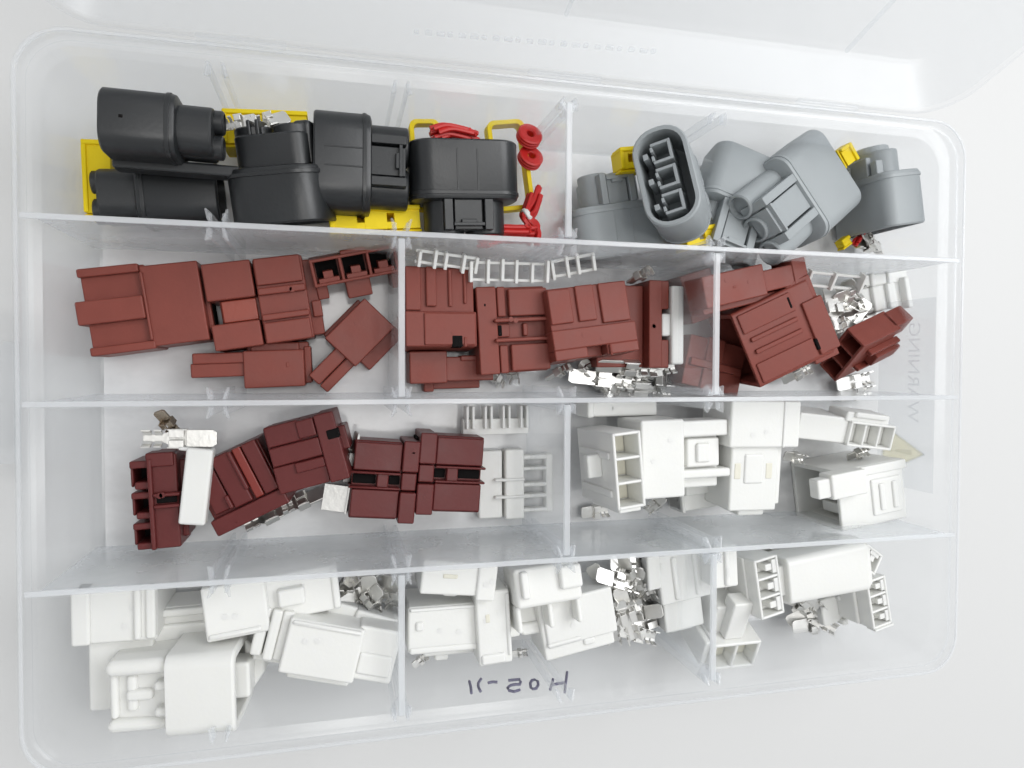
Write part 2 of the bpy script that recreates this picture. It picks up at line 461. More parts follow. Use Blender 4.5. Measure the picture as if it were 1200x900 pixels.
# ------------------------------------------------------------------ sealed oval connectors (black, grey)
def sealed(name, label, group, p0, p1, wpx, H, material, z0=0, z1=None, roll=0, hood=.6, ports=3, latch=1, neck=.8, cores=False, seam=True, nh=.5, rf=.34):
    """p0: open hood end, p1: wire end"""
    L, W, m = frame(p0, p1, H, z0, z1, roll, wpx)
    return sealed_at(name, label, group, L, W, H, m, material, hood, ports, latch, neck, cores, seam, nh, rf)
def sealed_at(name, label, group, L, W, H, m, material, hood, ports, latch, neck, cores=False, seam=True, nh=.5, rf=.34):
    t = tag(empty(name, m), label, 'connector', group)
    x0 = -L/2; xh = x0 + hood*L; x1 = L/2
    r = min(H, W)*(.44 if cores else rf); c = H/2
    hb = MB()
    wl = 1.5
    hb.loft([ring_x(xh, W*.9, H*.86, r*.86, 0, c), ring_x(xh-.4, W*.985, H*.97, r, 0, c), ring_x(xh-1.2, W, H, r, 0, c), ring_x(x0+.5, W, H, r, 0, c), ring_x(x0, W-.7, H-.7, r, 0, c),
             ring_x(x0, W-2*wl, H-2*wl, r-wl, 0, c), ring_x(x0+hood*L*.75, W-2*wl-.4, H-2*wl-.4, r-wl, 0, c)])
    hd = hb.build('hood', material, t, 0)
    # seam lines and a key rib
    if seam: MB().box(x0+3, xh-2, -W*.10, -W*.085, H-.35, H+.14).build('seam_rib', material, hd, 0.08, 1)
    if seam: MB().box(x0+3, xh-2, W*.085, W*.10, H-.35, H+.14).build('seam_rib', material, hd, 0.08, 1)
    nw = W*neck
    MB().loft([ring_x(xh-.6, nw*.96, H*nh, H*nh*.3, 0, c*(.88 if nh < .6 else .97)), ring_x(x1-2.9, nw*.96, H*nh, H*nh*.3, 0, c*(.88 if nh < .6 else .97)), ring_x(x1-2.4, nw*.93, H*nh-.8, H*nh*.28, 0, c*(.88 if nh < .6 else .97))]).build('neck', material, t, 0)
    pr = min(nw/ports/2*.98, H*.42)
    for k in range(ports):
        y = (k - (ports-1)/2) * (nw - 2*pr) / max(1, ports-1)
        n = 20
        def cr(x, q):
            return [(x, y + q*math.cos(2*math.pi*i/n), c*1.05 + q*math.sin(2*math.pi*i/n)) for i in range(n)]
        MB().loft([cr(xh-.5, pr), cr(x1-.4, pr), cr(x1, pr-.4), cr(x1, pr*.80), cr(x1-10, pr*.74)]).build('wire_port', material, t, 0)
    if latch:
        lw = nw*.17
        la = MB()
        la.box(xh-.3, x1-1.2, -lw, lw, c, H*.93)
        la.box(x1-4.2, x1-2.6, -lw*.55, lw*.55, H*.9, H*.99)
        lo = la.build('latch', material, t, 0.3)
        for s in (-1, 1):
            MB().box(xh-.3, x1-1.0, s*lw*1.12, s*lw*1.75, c*.9, H*.985).build('latch_rail', material, t, 0.3)
        MB().box(x1-3.2, x1-2.2, -lw*1.1, lw*1.1, H*.86, H*1.005).build('latch_bridge', material, lo, 0.2)
    # a raised band round the rear of the hood and side keys
    MB().loft([ring_x(xh-2.6, W*.99, H*.99, r, 0, c), ring_x(xh-2.6, W+.5, H+.5, r, 0, c), ring_x(xh-1.5, W+.5, H+.5, r, 0, c), ring_x(xh-1.5, W*.99, H*.99, r, 0, c)], False, False).build('rim_band', material, hd, 0.12)
    # insert deep in the hood
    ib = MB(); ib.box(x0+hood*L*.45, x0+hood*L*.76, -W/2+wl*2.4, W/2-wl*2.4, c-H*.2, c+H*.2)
    io = ib.build('insert', material if cores else 'shade_and_mark_black', t, 0.3)
    if cores:
        for k in (-1, 0, 1):
            y = k*W*.26
            f = MB()
            xa, xb = x0+1.2, x0+hood*L*.5
            f.box(xa, xb, y-W*.105, y+W*.105, c+H*.14, c+H*.20)
            f.box(xa, xb, y-W*.105, y-W*.075, c-H*.16, c+H*.145)
            f.box(xa, xb, y+W*.075, y+W*.105, c-H*.16, c+H*.145)
            f.box(xa, xb, y-W*.07, y-W*.02, c-H*.18, c-H*.13)
            f.box(xa, xb, y+W*.02, y+W*.07, c-H*.18, c-H*.13)
            f.box(xa+.5, xb, y-W*.03, y+W*.03, c-H*.33, c-H*.24)
            f.build('terminal_core', material, io, 0.2)
    return t

GB = 'black sealed connectors'
b1 = sealed('sealed_connector', 'black oval connector lying on top in the back left corner', GB, (113,133), (257,147), 76, 19, 'black', 21, 21, hood=.63, ports=2, latch=0, neck=.80, seam=False, nh=.84, rf=.30)
sealed('sealed_connector', 'black connector at the back row wall with its open end facing right', GB, (254,221), (98,223), 74, 19, 'black', 0.5, 0.5, hood=.64, ports=2, latch=0, neck=.88, seam=False, nh=.86, rf=.30)
b3 = sealed('sealed_connector', 'black connector tilted upright below the metal terminals, wire end up', GB, (321,262), (304,142), 122, 22, 'black', 9, 13, roll=-16, hood=.58, ports=2, latch=0, neck=.80, seam=False, nh=.66, rf=.36)
sealed('sealed_connector', 'large black connector above the yellow slab, latch facing right', GB, (367,180), (481,189), 118, 20, 'black', 12, 12, hood=.6, ports=2, neck=.86)
sealed('sealed_connector', 'black connector with its wire end pointing at the row wall, beside red seals', GB, (547,162), (551,273), 128, 19, 'black', 13, 11, hood=.64, ports=2, neck=.76)
MB().box(-14, 18.0, -10.2, -7.0, 2.0, 8.0).build('lower_ledge', 'black', b1, 0.8)
MB().box(-9.4, -8.4, -.4, .4, 18.6, 19.1).build('gate_mark', 'shade_and_mark_black', b1, 0.1)
for yy in (2.0, 4.4): MB().box(2, 15, yy, yy + 1.1, 10, 17.6).build('guide_ridge', 'black', b3, 0.4)
MB().box(1.5, 14.5, -11.5, -6.0, 8, 14.5).build('side_shoulder', 'black', b3, 1.6, 4)
GG = 'grey sealed connectors'
sealed('sealed_connector', 'grey connector leaning on the divider, leftmost of the grey ones', GG, (737,298), (722,197), 106, 19, 'grey', 0.5, 1.5, hood=.62, ports=2, neck=.64)
m = basis(Vector((0.56, -0.10, -0.80)), Vector((.8, .12, .55)), at((792, 200), 30) )
Xa = Vector((0.60, -0.08, -0.80)).normalized(); Ya = Vector((-0.26, 0.96, -0.05)); Za = Xa.cross(Ya).normalized()
front = at((780, 205), 41.0)
Lg, Wg, Hg = 36.0, 31.5, 17.0
m = basis(Xa, Za, front + Xa*Lg/2 - Za*Hg/2)
sealed_at('sealed_connector', 'grey connector standing tilted with its open three core mouth facing up', GG, Lg, Wg, Hg, m, 'grey', .62, 3, 1, .8, True, False)
sealed('sealed_connector', 'grey connector half hidden between the tilted open one and its neighbour', GG, (890,178), (858,292), 90, 18, 'grey', 2, 9, roll=8, hood=.55, ports=3, neck=.85, seam=False, rf=.27)
sealed('sealed_connector', 'grey connector slanting with three round wire ports showing', GG, (988,190), (908,258), 108, 19, 'grey', 4, 17, roll=4, hood=.56, ports=3, neck=.86, seam=False, rf=.27)
g5 = sealed('sealed_connector', 'grey connector standing on edge, rightmost of the grey ones', GG, (1068,262), (1056,160), 46, 30, 'grey', 1, 1, hood=.64, ports=1, latch=0, neck=.72, seam=False, nh=.7, rf=.24)

MB().box(1.0, 11.0, 4.2, 7.4, 8, 21).build('lock_plate', 'grey', g5, 0.5)
MB().box(-12.0, 9.0, 4.0, 6.9, 22, 25).build('guide_rail', 'grey', g5, 0.4)
MB().box(2.0, 9.5, 7.2, 8.4, 11, 13.2).build('lock_tooth', 'grey', g5, 0.3)
# ------------------------------------------------------------------ yellow retainers, red seals
def yellow_slab(label, p0, p1, wpx, H, z0, slots=2, roll=0, z1=None):
    L, W, m = frame(p0, p1, H, z0, z1, roll, wpx)
    t = tag(empty('yellow_retainer', m), label, 'retainer', 'yellow retainers')
    mb = MB()
    xs = [-L/2]
    for k in range(slots):
        c = -L/2 + L*(k+1.0)/(slots+1) ; xs += [c - 1.1, c + 1.1]
    xs.append(L/2)
    for k in range(0, len(xs), 2):
        mb.box(xs[k], xs[k+1], -W/2, W/2, 0, H)
    for k in range(1, len(xs)-1, 2):
        mb.box(xs[k]-.2, xs[k+1]+.2, -W/2+.1, -W*.18, .1, H-.1)
        mb.box(xs[k]-.2, xs[k+1]+.2, W*.22, W/2-.1, .1, H-.1)
        mb.box(xs[k]-.2, xs[k+1]+.2, -W*.2, W*.25, .1, H*.3)
    mb.build('plate', 'yellow', t, 0.12)
    MB().box(-L/2-.6, L/2+.6, -W/2-.9, -W/2-.05, -0.0, H*.92).build('flange', 'yellow', t, 0.4)
    MB().box(-L/2-.3, L/2+.3, W/2-1.1, W/2+.35, H*.2, H+.7).build('raised_edge', 'yellow', t, 0.4)
    MB().box(-L/2-.35, -L/2+1.0, -W/2+.1, W/2-.9, H*.3, H+.6).build('raised_edge', 'yellow', t, 0.4)
    return t
yellow_slab('yellow retainer under the open black connector in the corner', (98,207), (130,208), 84, 12, 0.3, 0)
yellow_slab('yellow retainer behind the metal terminals at the back', (262,148), (360,151), 38, 12, 5, 2)
yellow_slab('yellow slab with two slots lying against the row wall', (387,257), (492,254), 26, 14, 6, 2)
def yellow_frame(label, p0, p1, wpx, z0, z1, posts=3, H=5.0):
    L, W, m = frame(p0, p1, H, z0, z1, 0, wpx)
    t = tag(empty('yellow_holder', m), label, 'holder', 'yellow open holders')
    o1 = [(a, b) for a, b in rr(L, W, 2.5, 5)]
    o2 = [(a, b) for a, b in rr(L-3, W-3, 1.5, 5)]
    MB().loft([[(a,b,0) for a,b in o2], [(a,b,0) for a,b in o1], [(a,b,H) for a,b in o1], [(a,b,H) for a,b in o2], [(a,b,0) for a,b in o2]], False, False).build('loop', 'yellow', t, 0.25)
    for k in range(posts):
        x = -L/2 + L*(k+1)/(posts+1)
        MB().box(x-.7, x+.7, -W/2+.7, -W/2+3.0, .4, H-.4).build('post', 'yellow', t, 0.2)
    return t
yellow_frame('yellow open frame sticking out at the left of the black connector', (497,139), (506,246), 36, 8, 8, 1, 4)
yellow_frame('long yellow frame standing beside the red seal rings', (592,140), (606,246), 44, 9, 8, 3, 5)
yellow_slab('small yellow tab poking out behind the leftmost grey connector', (728,186), (752,184), 24, 8, 16, 1)
yellow_slab('small yellow tab between the tilted grey connector and the row wall', (804,280), (842,273), 20, 8, 14, 1)
yellow_slab('yellow tab behind the upper corner of the slanting grey connector', (990,172), (1000,190), 14, 6, 14, 0)
yellow_slab('tiny yellow tab under the rightmost grey connectors', (988,286), (996,280), 8, 4, 8, 0)

def seal_ring(label, p, z, tilt):
    m = Matrix.Translation(at(p, z)) @ Matrix.Rotation(math.radians(tilt), 4, 'Y') @ Matrix.Rotation(math.radians(-25), 4, 'X')
    m = m @ Matrix.Scale(.84, 4)
    t = empty('seal_ring', m); tag(t, label, 'seal', 'red seal rings')
    n = 28
    def c(q, zz): return [(q*math.cos(2*math.pi*i/n), q*math.sin(2*math.pi*i/n), zz) for i in range(n)]
    MB().loft([c(1.5,0), c(4.3,0), c(4.9,.5), c(4.9,.9), c(4.2,1.3), c(4.9,1.7), c(4.9,2.2), c(4.2,2.6), c(4.9,3.0), c(4.9,3.4), c(4.3,3.8), c(1.9,3.8), c(1.5,3.4), c(1.5,0)], False, False).build('ring', 'red', t, 0)
seal_ring('red rubber seal ring, the one farther back', (618,164), 14, 8)
seal_ring('red rubber seal ring, the one nearer the front', (619,189), 12, 10)
def bundle(label, pts, z, n, spread, tie=None, zs=None):
    pts = [at(p, (zs[i] if zs else z)) for i, p in enumerate(pts)]
    org = pts[0].copy(); org.z = max(0.5, org.z - 6)
    t = tag(empty('wire_bundle', Matrix.Translation(org)), label, 'wires', 'bundles of red wire')
    for k in range(n):
        off = Vector((random.uniform(-1,1), random.uniform(-1,1), random.uniform(-1,1)))*spread
        q = []
        m_ = len(pts)
        for i in range(m_-1):
            for s in range(5):
                a = s/5
                pm = pts[max(i-1,0)]; pn = pts[min(i+2, m_-1)]
                P = 0.5*((2*pts[i]) + (pts[i+1]-pm)*a + (2*pm - 5*pts[i] + 4*pts[i+1] - pn)*a*a + (-pm + 3*pts[i] - 3*pts[i+1] + pn)*a**3)
                pin = 1.0 - (.55*math.exp(-((i+a) - m_*.45)**2*2) if tie else 0)
                q.append(P + off*pin - org)
        q.append(pts[-1] + off*1.2 - org)
        MB().tube(q, .72, 8).build('wire', 'red', t, 0)
    if tie:
        c = at(tie, (zs[len(zs)//2] if zs else z)) - org
        MB(Matrix.Translation(c) @ Matrix.Rotation(.6, 4, 'Z')).loft([ring_x(-.9, 4.6, 4.4, 1.9), ring_x(.9, 4.6, 4.4, 1.9)]).build('tie', 'white', t, 0.3)
bundle('red ribbed wire ends behind the black connector by the yellow frame', [(512,156),(526,152),(540,154),(555,158)], 24, 16, 2.2)
bundle('red wire bundle with a white tie beside the divider', [(628,226),(622,244),(616,254),(626,268),(624,280)], 18, 16, 2.1, (617,252))
bundle('red wire bundle lying along the row wall', [(568,280),(588,274),(606,274),(622,274)], 20, 20, 2.3)
bundle('short red wire end beside the yellow tab under the grey connectors', [(1002,285),(1008,275),(1013,268)], 10, 4, 1.2)

# ------------------------------------------------------------------ metal crimp terminals
def terminal(label, p0, p1, z0, z1=None, roll=0, w=5.0, material='metal', group='loose metal terminals'):
    """p0: tab end, p1: wire crimp end"""
    L, W, m = frame(p0, p1, 2.0, z0, z1, roll)
    t = tag(empty('crimp_terminal', m), label, 'terminal', group)
    x = lambda u: (u-.5)*L
    w = min(w, L*.42)
    tabw = w*.5
    MB().prism([(x(0), -tabw*.7), (x(.06), -tabw), (x(.42), -tabw), (x(.42), tabw), (x(.06), tabw), (x(0), tabw*.7)], .9, 1.55).build('tab', material, t, 0.15)
    b = MB()
    b.box(x(.40), x(.66), -w*.55, w*.55, .2, .6)
    b.box(x(.40), x(.66), -w*.55, -w*.55+.4, .3, 2.9)
    b.box(x(.40), x(.66), w*.55-.4, w*.55, .3, 2.9)
    b.box(x(.44), x(.64), -w*.5, -w*.08, 2.5, 2.95)
    b.box(x(.44), x(.64), w*.08, w*.5, 2.55, 3.0)
    b.build('spring_box', material, t, 0.12)
    nk = MB().prism([(x(.65), -w*.4), (x(.76), -w*.2), (x(1.0), -w*.22), (x(1.0), w*.22), (x(.76), w*.2), (x(.65), w*.4)], .25, .65).build('neck', material, t, 0.1)
    for a, c2, h in ((.74, .84, 2.6), (.88, 1.0, 3.2)):
        for s in (-1, 1):
            pr = [(s*w*.18, .3), (s*w*.42, 1.0), (s*w*.52, h), (s*w*.42, h+.1), (s*w*.32, 1.2), (s*w*.15, .75)]
            MB().prism(pr, x(a), x(c2), 'x').build('crimp_wing', material, nk, 0.08)
    return t
TT = [
 ('metal terminal under the end of the top black connector', (300,140), (262,146), 24, 22, 0),
 ('metal terminal lying across the back yellow retainer', (338,134), (298,146), 20, 23, 20),
 ('metal terminal beside the rim of the upright black connector', (362,190), (372,150), 8, 20, 40),
 ('metal terminal beneath the right grey connectors', (1034,288), (1003,284), 4, 8, 20),
 ('brownish metal terminal tipped up beside the corner', (1012,270), (1030,293), 10, 3, -30),
 ('flat metal terminal below the brown connector, widest of its pile', (667,440), (742,448), 8, 8, 0),
 ('metal terminal with crimp end under the white retainer', (745,436), (792,428), 9, 11, 10),
 ('metal terminal nearest the row wall below the brown ones', (706,454), (788,459), 5, 5, 15),
 ('metal terminal standing on edge under the tilted brown connector', (642,447), (668,430), 4, 9, 60),
 ('small metal terminal end poking out under the brown pads', (596,428), (604,448), 8, 3, 40),
 ('metal terminal end between the two lower brown connectors', (573,436), (588,452), 6, 3, 70),
 ('metal terminal leaning behind the right upright brown connector', (738,334), (762,316), 12, 19, 50),
 ('metal terminal lying flat beneath the brown block with retainer', (700,430), (772,433), 12, 12, 35),
 ('metal terminal hooked upright beside the large open brown connector', (972,336), (984,384), 17, 24, 10),
 ('metal terminal crossing above the three hole brown connector', (978,352), (1012,340), 19, 19, 40),
 ('metal terminal slanting down to the three hole brown connector', (1018,352), (986,392), 15, 13, 20),
 ('metal terminal near the white retainer pieces on the right', (992,330), (1006,362), 15, 12, 50),
 ('metal terminal at the lower left of the three hole connector', (918,448), (950,430), 4, 8, 30),
 ('metal terminal under the right side of the three hole connector', (982,452), (1022,442), 4, 4, 0),
 ('metal terminal against the row wall right of the three hole connector', (986,464), (1024,458), 2, 2, 10),
 ('silver terminal with a long tab above the white strip', (254,514), (166,514), 18, 18, 0),
 ('silver terminal half under the tilted maroon connector', (348,586), (286,616), 4, 6, 40),
 ('thin silver terminal standing between two maroon connectors', (416,506), (404,562), 12, 10, 75),
 ('silver terminal crimp poking out under the higher maroon connector', (380,574), (330,596), 5, 6, 50),
 ('metal terminal poking out below the white three cell connector', (778,582), (758,600), 8, 5, 40),
 ('metal terminal beneath the white three cell connector', (682,602), (714,598), 3, 3, 10),
 ('metal terminal in the gap left of the white hood', (920,535), (944,538), 12, 12, 20),
 ('metal terminal under the white three window connector', (994,538), (1018,528), 14, 16, 30),
 ('metal terminal on the left of the pile by the front divider', (392,712), (412,676), 14, 24, 20),
 ('bright upright metal terminal among the front left pile', (430,676), (440,722), 22, 20, 20),
 ('metal terminal leaning on the front left divider', (454,676), (462,714), 22, 18, 35),
 ('metal terminal at the back of the front left pile', (408,674), (440,672), 16, 16, 10),
 ('forked metal terminal on top of the front middle heap', (726,690), (744,752), 24, 22, 0),
 ('metal terminal pointing left in the front middle heap', (692,664), (722,706), 18, 20, 30),
 ('dark metal terminal at the back of the front middle heap', (716,660), (760,662), 20, 20, -20),
 ('metal terminal leaning right in the front middle heap', (744,668), (764,700), 22, 18, 40),
 ('metal terminal lying low at the right of the front middle heap', (790,716), (738,736), 12, 14, 10),
 ('metal terminal crimp at the foot of the front middle heap', (726,738), (770,748), 8, 8, 0),
 ('metal terminal under the middle of the front middle heap', (734,700), (780,680), 14, 12, 20),
 ('metal terminal bent up beside the white three cell housing', (930,690), (962,716), 18, 14, 25),
 ('metal terminal lying at the front of the right heap', (930,736), (974,728), 8, 8, 0),
 ('metal terminal stuck behind the white three cell housing', (884,648), (922,654), 16, 16, 10),
 ('metal terminal standing tall at the back of the front middle heap', (728,652), (738,690), 24, 20, 60),
 ('metal terminal crossing over the front middle heap top', (700,672), (748,688), 23, 23, -25),
 ('wide metal terminal half hidden by the white strip', (772,700), (750,664), 14, 18, 15),
 ('metal terminal tucked beside the notched white housing', (708,718), (722,754), 10, 8, 45),
 ('metal terminal lying flat behind the front left heap', (386,690), (420,704), 10, 12, -15),
 ('metal terminal tilted at the right edge of the front left heap', (444,690), (420,716), 24, 20, 30),
 ('metal terminal beneath the hooked upright one', (962,372), (1000,368), 8, 8, 15),
 ('metal terminal peeking out behind the white three cell housing top', (936,700), (950,676), 14, 16, 30),
 ('silver contact under the lower left white block', (484,782), (500,768), 4, 4, 0),
 ('silver contact below the tall white block', (600,768), (618,764), 6, 6, 0),
]
for a in TT: terminal(a[0], a[1], a[2], a[3], a[4], a[5])
terminal('brown tinted metal terminal leaning against the row wall', (184,484), (206,508), 19, 15, 25, 4.5, 'brass')
def heap(n, box_px, zr, label):
    x0, x1, y0, y1 = box_px
    for k in range(n):
        cx, cy = random.uniform(x0, x1), random.uniform(y0, y1)
        a = random.uniform(0, 2*math.pi); r = random.uniform(24, 30)
        za, zb = random.uniform(*zr), random.uniform(*zr)
        terminal(label, (cx - r*math.cos(a), cy - r*math.sin(a)), (cx + r*math.cos(a), cy + r*math.sin(a)), za, zb, random.uniform(-50, 50), 4.6, 'metal', 'jumbled crimp terminals')
heap(9, (712, 762, 672, 734), (5, 24), 'small silver crimp terminal jumbled in the front middle heap')
heap(5, (404, 444, 682, 706), (6, 24), 'small silver crimp terminal jumbled in the front left heap')
heap(6, (976, 1012, 340, 380), (3, 18), 'small silver crimp terminal jumbled between the right brown housings')
heap(6, (700, 780, 440, 456), (2, 9), 'small silver crimp terminal jumbled under the brown housings')
heap(4, (936, 966, 704, 730), (3, 14), 'small silver crimp terminal jumbled between the right white sockets')
# folded silver square
_, _, m = frame((378,582), (408,586), 1.2, 8, 9, 0, 30)
t = tag(empty('metal_plate', m), 'small square silver plate beside the tilted maroon connector', 'plate')
MB().box(-4, 4, -4.2, 4.2, 0, .8).build('sheet', 'metal', t, .15)
MB().box(3.6, 4.2, -4.2, 4.2, -.4, 3.2).build('folded_edge', 'metal', t, .1)

# ------------------------------------------------------------------ brown housings
GBR = 'brown plug housings'
def B(label, *a, **k):
    return block('connector_housing', label, 'connector', k.pop('group', GBR), *a, **k)
B('brown housing at the far left with a central raised tab', (99,367), (238,351), 102, 16, 'brown', [
  ('housing', [(.0,.54,-.98,.98,0,14.6), (.5,1,-.95,.93,0,16), (.96,1.035,-.8,.8,1.5,11)]),
  ('rail', [(-.01,.5,.80,1.0,1,16.4)]), ('rail', [(-.01,.54,-1.0,-.80,1,16.4)]),
  ('latch_tab', [(-.06,.50,-.28,.26,5,17.2)]), ('step', [(.50,.53,-.80,.80,12,16.8)]),
  ('end_opening_shade', [(1.0,1.045,-.6,.6,3,9)], 'shade_and_mark_black')])  # end opening: a dark plate coloured as the shade inside
B('brown housing with a reddish sunken window, second from the far left', (243,361), (363,346), 102, 16.5, 'brown', [
  ('housing', [(0,.47,.14,1,0,16), (0,.47,-1,-.40,0,16), (.10,.98,-.42,.16,0,12.5), (.49,.98,-.98,.98,0,15.4)]),
  ('window', [(.12,.462,-.385,.125,11,14.2)], 'brown_red'),
  ('pad', [(.50,.96,.36,.99,10,16.5)]), ('pad', [(.50,.96,-.99,-.50,10,16.5)]),
  ('rail', [(.50,.97,.13,.30,10,17.3)]), ('rail', [(.50,.97,-.46,-.31,10,17.3)]),
  ('latch', [(.51,.96,-.29,.11,10,14.9)], 'brown_red'), ('end_flange', [(.95,1.09,-.92,.90,0,11.5)]),
  ('end_stop', [(1.0,1.10,-.5,-.1,8,13)])])
def cellblock(name, label, group, X, Z, org, n, cw, ch, depth, material, wall=1.1, inner=None, feats=(), cat='connector', pins=False, floor=.55):
    """row of n open cells; X runs along the row, Z points out of the mouths, org is the middle of the mouth plane"""
    m = basis(X, Z, org - Z.normalized()*depth)
    t = tag(empty(name, m), label, cat, group)
    L = n*cw + (n+1)*wall; Wd = ch + 2*wall
    b = MB()
    b.box(-L/2, L/2, Wd/2-wall, Wd/2, 0, depth)
    b.box(-L/2, L/2, -Wd/2, -Wd/2+wall, 0, depth)
    for k in range(n+1):
        x = -L/2 + k*(cw+wall)
        b.box(x + (.02 if k else 0), x+wall - (.02 if k < n else 0), -Wd/2+wall*.5, Wd/2-wall*.5, .02, depth-(.0 if k in (0, n) else .15))
    b.box(-L/2+wall*.5, L/2-wall*.5, -Wd/2+wall*.5, Wd/2-wall*.5, .3, depth*floor)
    b.build('housing', material, t, 0.3)
    for k in range(n):
        x = -L/2 + wall + k*(cw+wall)
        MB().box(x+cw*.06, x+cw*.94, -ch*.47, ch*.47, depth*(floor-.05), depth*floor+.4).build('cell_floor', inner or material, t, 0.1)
        if pins:
            q = MB(); q.box(x+cw*.3, x+cw*.7, -ch*.5, ch*.02, depth*.5, depth-.7); q.box(x+cw*.08, x+cw*.92, -ch*.52, -ch*.3, depth*.5, depth-.35)
            q.build('cell_tongue', material, t, 0.2)
    for f in feats:
        q = MB()
        for x0, x1, y0, y1, z0, z1 in f[1]:
            q.box(x0*L/2, x1*L/2, y0*Wd/2, y1*Wd/2, z0*depth, z1*depth)
        q.build(f[0], material, t, 0.35)
    return t
cellblock('socket_housing', 'brown three cell socket standing with its mouths facing up', GBR, at((462,303),17)-at((360,322),17), Vector((-.05,-.22,1)), at((411,313),17), 3, 7.4, 6.4, 15, 'brown', 1.0, 'shade_and_mark_black',
  [('foot', [(-.98,-.72,-2.0,-.95,.1,.75)]), ('foot', [(.78,1.0,-2.2,-.95,.1,.75)]), ('latch', [(-.3,.28,-2.3,-.95,.3,.80)]), ('lip', [(-.28,.3,.9,1.25,.5,.95)])], pins=True)
B('brown housing with a narrow left nose below the windowed one', (222,432), (362,427), 56, 13, 'brown', [
  ('housing', [(.44,.96,-.92,.66,0,13), (.46,1.0,-.75,1.0,0,9)]), ('nose', [(0,.5,-.40,.20,2,11.8), (.02,.5,.16,.62,2,12.4)]),
  ('ledge', [(.5,.92,.58,.98,4,11)]), ('end_cap', [(.955,1.02,-.8,.8,1,9.5)]), ('moulding_mark', [(.80,.83,-.1,.12,12.5,13.2)])])
B('brown housing turned diagonally against the divider', (371,449), (449,370), 62, 14, 'brown', [
  ('housing', [(.40,1,-.62,.98,0,14)]), ('nose', [(0,.46,-.55,-.14,1.5,12), (0,.44,-.12,.42,1.5,12.6)]),
  ('ledge', [(.48,1.02,-1.12,-.55,0,9)]), ('side_rail', [(.42,.96,.90,1.15,1,8)])])
B('brown housing with upright grooves, first beside the divider', (516,312), (518,406), 82, 17, 'brown', [
  ('housing', [(0,.60,-1,.97,0,15.6), (.56,1,-1.02,1.02,0,16.8)]),
  ('rib', [(0,.5,-.42,-.12,8,16.9)]), ('rib', [(.02,.5,.22,.34,8,16.4)]), ('rib', [(.04,.46,.66,.76,8,16.4)]), ('rib', [(0,.55,-1,-.56,8,16.6)]),
  ('shoulder', [(.58,.985,-.50,.98,12,17.4)]), ('catch', [(.88,1.01,.62,.72,12,17.8)]), ('catch_window_shade', [(.86,1.005,.28,.60,13,17.5)], 'shade_and_mark_black')], z0=3, z1=5)  # catch window is a flush plate with its shade painted in
B('small brown housing lying sideways below the grooved one', (480,432), (579,430), 42, 12, 'brown', [
  ('housing', [(0,.44,-.85,.95,0,12), (.42,1,-.75,.62,0,11)]), ('rail', [(.60,1,.36,.68,5,11.8)]), ('foot', [(.18,.86,-1.2,-.6,0,7)]), ('heel', [(.18,.30,-1.35,-.7,0,7.5)])], z0=1)
B('brown housing with two textured pads and a central channel', (561,388), (644,384), 103, 17, 'brown', [
  ('housing', [(0,.28,-1,1,0,16), (.26,.98,-.98,.98,0,14.6)]), ('band', [(.29,.41,.30,.99,8,15.8)]), ('band', [(.29,.41,-.99,-.34,8,15.8)]),
  ('pad', [(.44,.99,.30,.93,8,17)]), ('pad', [(.44,.99,-.95,-.34,8,17)]),
  ('rail', [(.22,1,.17,.26,8,18)]), ('rail', [(.22,1,-.28,-.19,8,18)]),
  ('latch', [(.27,.45,-.17,.15,8,15.5), (.63,.70,-.16,.14,8,16.2)]), ('latch_slot_shade', [(.28,.34,-.14,.12,12,15.7)], 'shade_and_mark_black'), ('moulding_mark', [(.10,.13,.55,.62,15,16.2)], 'shade_and_mark_black')], z0=3)  # latch slot: shade painted as a thin near-black plate
B('brown housing tilted between the padded one and the one with white retainer', (688,333), (701,417), 98, 17, 'brown', [
  ('housing', [(0,.62,-.97,.97,0,15.6), (.58,.86,-1.0,1.02,0,17), (.85,1,-1.0,-.22,0,17), (.85,1,.24,1.02,0,17), (.8,.99,-.25,.25,0,12)]),
  ('rib', [(.02,.5,-.96,-.42,8,16.6)]), ('rib', [(.0,.5,-.30,.14,8,16.6)]), ('rib', [(.0,.56,.26,.94,8,16.6)]),
  ('catch', [(.86,1.02,.28,.34,10,18)]), ('shoulder', [(.60,.98,.80,1.05,3,14)])], z0=8, z1=10)
B('brown housing with a white retainer clipped to its right end', (705,379), (784,380), 104, 18, 'brown', [
  ('housing', [(0,.70,-.98,.9,0,13.5), (.70,.90,-1,1,0,18), (.88,1.02,.35,1,0,17.2), (.88,1.02,-1,-.35,0,17.2), (.88,1.0,-.36,.36,0,12)]),
  ('white_retainer', [(1.03,1.22,-.92,.88,5,18.6), (.90,1.04,-.27,.25,8,17.6)], 'white', 'white retainer plate clipped into the end'), ('key', [(.25,.3,-.1,.1,12,14)])], z0=1)
B('brown housing slanting across the top of the right group', (826,346), (947,318), 46, 11, 'brown', [
  ('housing', [(0,.58,-.70,.92,0,11), (.56,1,-.55,.55,0,10.4)]), ('ledge', [(.02,.95,-1.0,-.62,0,7)]), ('end_block', [(.86,1.0,-.8,.8,0,10.8)]), ('moulding_mark', [(.26,.30,.0,.14,10.4,11.2)])], z0=23, z1=21)
